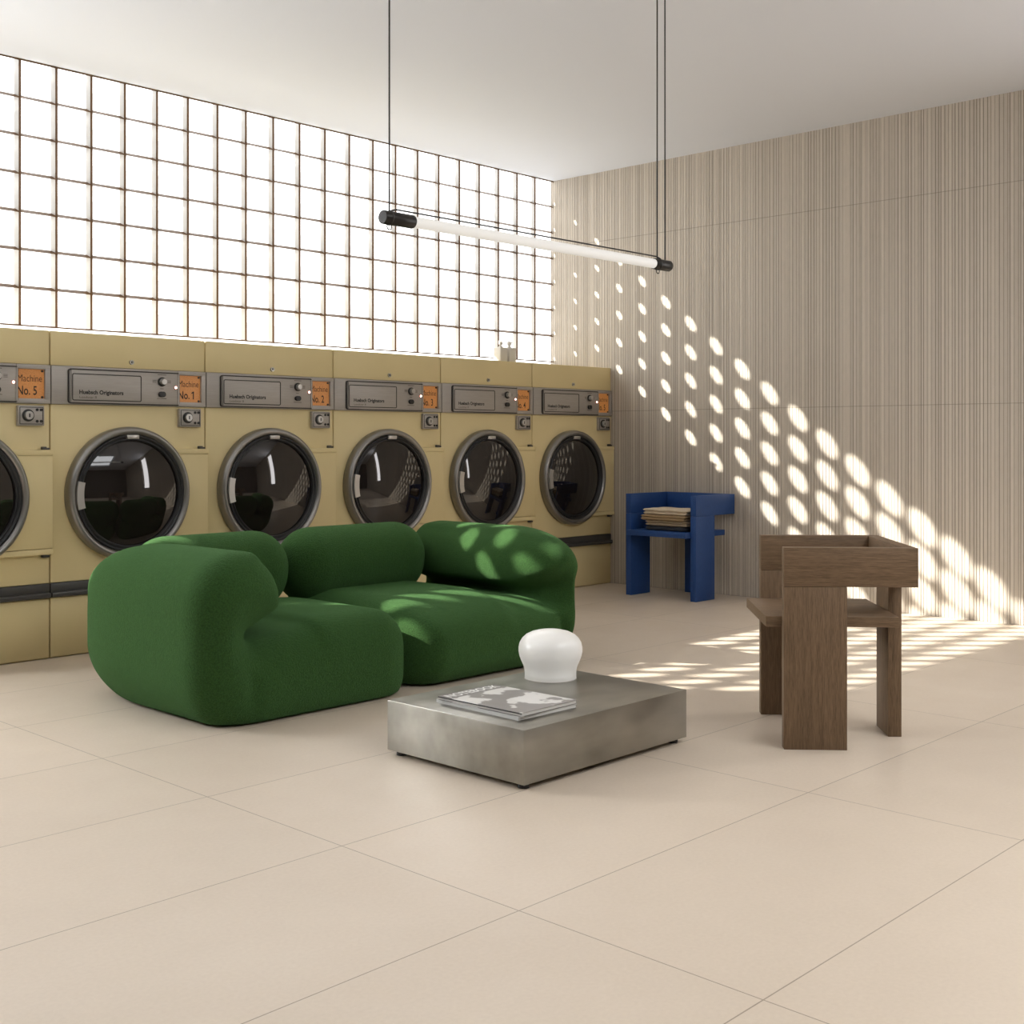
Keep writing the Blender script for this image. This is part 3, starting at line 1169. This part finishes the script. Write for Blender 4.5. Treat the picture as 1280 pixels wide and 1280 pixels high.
# ================================================================== CHAIRS
def build_chair(name, mats):
    """origin at the near front floor corner; x towards the back, y across"""
    mx, my, mz = mats
    T, Wd, H, AH, L = 0.045, 0.588, 0.703, 0.136, 0.460
    LW = 0.217
    root = thing(name, 'x', 'chair')
    bv = 0.0015
    zs = H - AH
    for y0 in (0.0, Wd - T):
        MB().box((0, y0, 0.0), (LW, y0 + T, zs - 0.0008), bv).build('leg', mz, root, True)
    for y0 in (0.0, Wd - T):
        MB().box((0, y0, zs), (L, y0 + T, H), bv).build('armrest', mx, root, True)
    MB().box((L - T, T + 0.0006, zs), (L, Wd - T - 0.0006, H), bv).build('backrest', my, root, True)
    MB().box((0.408, 0.206, 0.0), (0.456, 0.382, zs + 0.002), bv).build('leg', mz, root, True)
    MB().box((-0.056, T + 0.0004, 0.421), (0.407, Wd - T - 0.0004, 0.4576), bv).build('seat', mx, root, True)
    return root


ch = build_chair('armchair', (M['wood_x'], M['wood_y'], M['wood_z']))
ch.location = (3.7314, 2.2421, 0)
ch.rotation_euler = (0, 0, math.radians(-49.64))
tag(ch, 'brown oak plank armchair standing right of the steel table', 'chair')
bc = build_chair('armchair', (M['blue'], M['blue'], M['blue']))
bc.location = (6.700, 4.690, 0)
tag(bc, 'blue lacquered plank armchair against the ribbed wall with folded cloths on it', 'chair')


# folded cloths on the blue chair
def folded_cloth(name, label, cat, x0, x1, y0, y1, z0, z1, material, seed, layers=2):
    """a folded cloth: doubled layers with round folds towards -x and +y and wavy edges"""
    rng = random.Random(seed)
    b = MB()
    th = (z1 - z0) / layers
    ph = [rng.uniform(0, 6.28) for _ in range(6)]
    for k in range(layers):
        t = bmesh.new()
        za = z0 + k * th
        nx, ny = 14, 26
        ix = rng.uniform(0.0, 0.012)
        iy = rng.uniform(0.0, 0.012)
        xa, xb, ya, yb = x0 + ix, x1 - ix, y0 + iy, y1 - iy
        r = th * 0.5
        m = 8
        rings = []
        # rings along y, each a stadium in the xz plane
        for j in range(ny + 1):
            v = j / ny
            yy = ya + (yb - ya) * v
            endk = min(v, 1 - v) * (yb - ya)
            s = 1.0 if endk > r else math.sqrt(max(0.04, 1 - (1 - endk / r) ** 2))
            w1 = 0.0045 * math.sin(yy * 46 + ph[0] + k) + 0.003 * math.sin(yy * 91 + ph[1])
            wz = 0.0022 * math.sin(yy * 33 + ph[2] + 0.6 * k)
            ring = []
            pts = []
            for q in range(m + 1):
                a = math.pi / 2 + math.pi * q / m
                pts.append((xa + r + r * math.cos(a) + w1, r * math.sin(a)))
            for q in range(1, 8):
                pts.append((xa + r + (xb - xa - 2 * r) * q / 8, -r))
            for q in range(m + 1):
                a = -math.pi / 2 + math.pi * q / m
                pts.append((xb - r + r * math.cos(a), r * math.sin(a)))
            for q in range(7, 0, -1):
                pts.append((xa + r + (xb - xa - 2 * r) * q / 8, r))
            for (px, pz) in pts:
                dzz = wz + 0.0018 * math.sin(px * 60 + ph[3] + k)
                if k == 0 and pz < 0:
                    dzz = 0
                ring.append(t.verts.new((px, yy, za + r + pz * s * 0.98 + dzz * 0.6)))
            rings.append(ring)
        N = len(rings[0])
        for a, c in zip(rings[:-1], rings[1:]):
            for q in range(N):
                t.faces.new((a[q], a[(q + 1) % N], c[(q + 1) % N], c[q]))
        t.faces.new(rings[0]); t.faces.new(rings[-1][::-1])
        bmesh.ops.recalc_face_normals(t, faces=list(t.faces))
        b.merge(t)
    o = b.build(name, material, None, True, 60)
    return tag(o, label, cat, 'folded cloths on the blue chair')


zc = 0.4580
folded_cloth('folded_cloth', 'dark grey folded cloth at the bottom of the stack on the blue chair', 'cloth', 6.700, 6.97, 4.775, 5.125, zc, zc + 0.033, M['denim'], 1, 1)
folded_cloth('folded_cloth', 'speckled oatmeal folded cloth second from bottom on the blue chair', 'cloth', 6.690, 6.97, 4.760, 5.115, zc + 0.034, zc + 0.070, M['oat'], 2, 2)
folded_cloth('folded_cloth', 'tan folded cloth second from top of the stack on the blue chair', 'cloth', 6.685, 6.96, 4.770, 5.145, zc + 0.071, zc + 0.108, M['tan'], 3, 2)
folded_cloth('folded_cloth', 'cream folded cloth on top of the stack on the blue chair', 'cloth', 6.690, 6.97, 4.765, 5.135, zc + 0.109, zc + 0.148, M['cream'], 4, 2)


# ================================================================== SOAP BOTTLES
def build_bottle():
    root = thing('soap_bottle', 'x', 'bottle')
    MB().box((-0.036, -0.036, 0.0), (0.036, 0.036, 0.108), 0.006, 3).build('body', M['bottle'], root, True)
    MB().lathe([(0.016, 0.106), (0.016, 0.114), (0.013, 0.117), (0.0, 0.117)], (0, 0, 0), 'Z', 24).build('collar', M['bottle'], root, True)
    p = MB().lathe([(0.0085, 0.115), (0.0085, 0.126), (0.014, 0.128), (0.0155, 0.131), (0.0155, 0.148), (0.012, 0.154), (0, 0.155)], (0, 0, 0), 'Z', 24)
    p.tube([(0, 0, 0.146), (0.0, -0.020, 0.147), (0.0, -0.030, 0.143)], 0.0055, 10)
    p.build('pump', M['bottle'], root, True)
    return root


sb = build_bottle()
sb.location = (6.150, 5.960, DRY_H + 0.0005)
tag(sb, 'white square soap pump bottle on the No. 4 dryer, left of two', 'bottle', 'soap bottles on the dryers')
sb2 = copy_tree(sb)
sb2.location = (6.238, 5.960, DRY_H + 0.0005)
tag(sb2, 'white square soap pump bottle on the No. 4 dryer, right of two', 'bottle', 'soap bottles on the dryers')


# ================================================================== PENDANT LIGHT
def build_pendant():
    zc_, yc = 1.82, 3.110
    x0, x1 = 2.645, 4.245
    root = thing('pendant_light', 'long white tube pendant light with black end caps hanging on thin cables', 'lamp', (x0, yc, zc_))
    L = x1 - x0
    MB().lathe([(0.0, 0.08), (0.0195, 0.08), (0.0195, L - 0.08), (0.0, L - 0.08)], (0, 0, 0), 'X', 32).build('tube', M['tube'], root, True)
    for a, b in ((0.0, 0.135), (L - 0.110, L)):
        e = MB().lathe([(0.0, a), (0.0215, a), (0.0232, a + 0.003), (0.0232, b - 0.003), (0.0215, b), (0.0, b)], (0, 0, 0), 'X', 32).build('end_cap', M['cap'], root, True)
        xx = a + 0.030 if a == 0 else a + 0.030
        MB().lathe([(0.0236, xx - 0.004), (0.0250, xx - 0.003), (0.0250, xx + 0.003), (0.0236, xx + 0.004)], (0, 0, 0), 'X', 32).build('clamp', M['wire'], e, True)
        pts = [(xx + 0.010 * math.cos(q), 0, -0.029 + 0.010 * math.sin(q)) for q in np.linspace(0, 2 * math.pi, 20)]
        MB().tube(pts, 0.0018, 6).build('hook', M['wire'], e, True)
    MB().tube([(0.035, 0, 0.024), (0.06, 0, 0.032), (L - 0.09, 0, 0.032), (L - 0.06, 0, 0.024)], 0.0030, 8).build('stay_rod', M['wire'], root, True)
    for xx in (0.030, L - 0.085, L - 0.030):
        MB().tube([(xx, 0, 0.022), (xx, 0, CEIL - zc_)], 0.0030, 8).build('cable', M['wire'], root, True)


build_pendant()

for o in bpy.data.objects:
    if o.type == 'EMPTY' and o.get('label') == 'x':
        print('unlabelled', o.name)
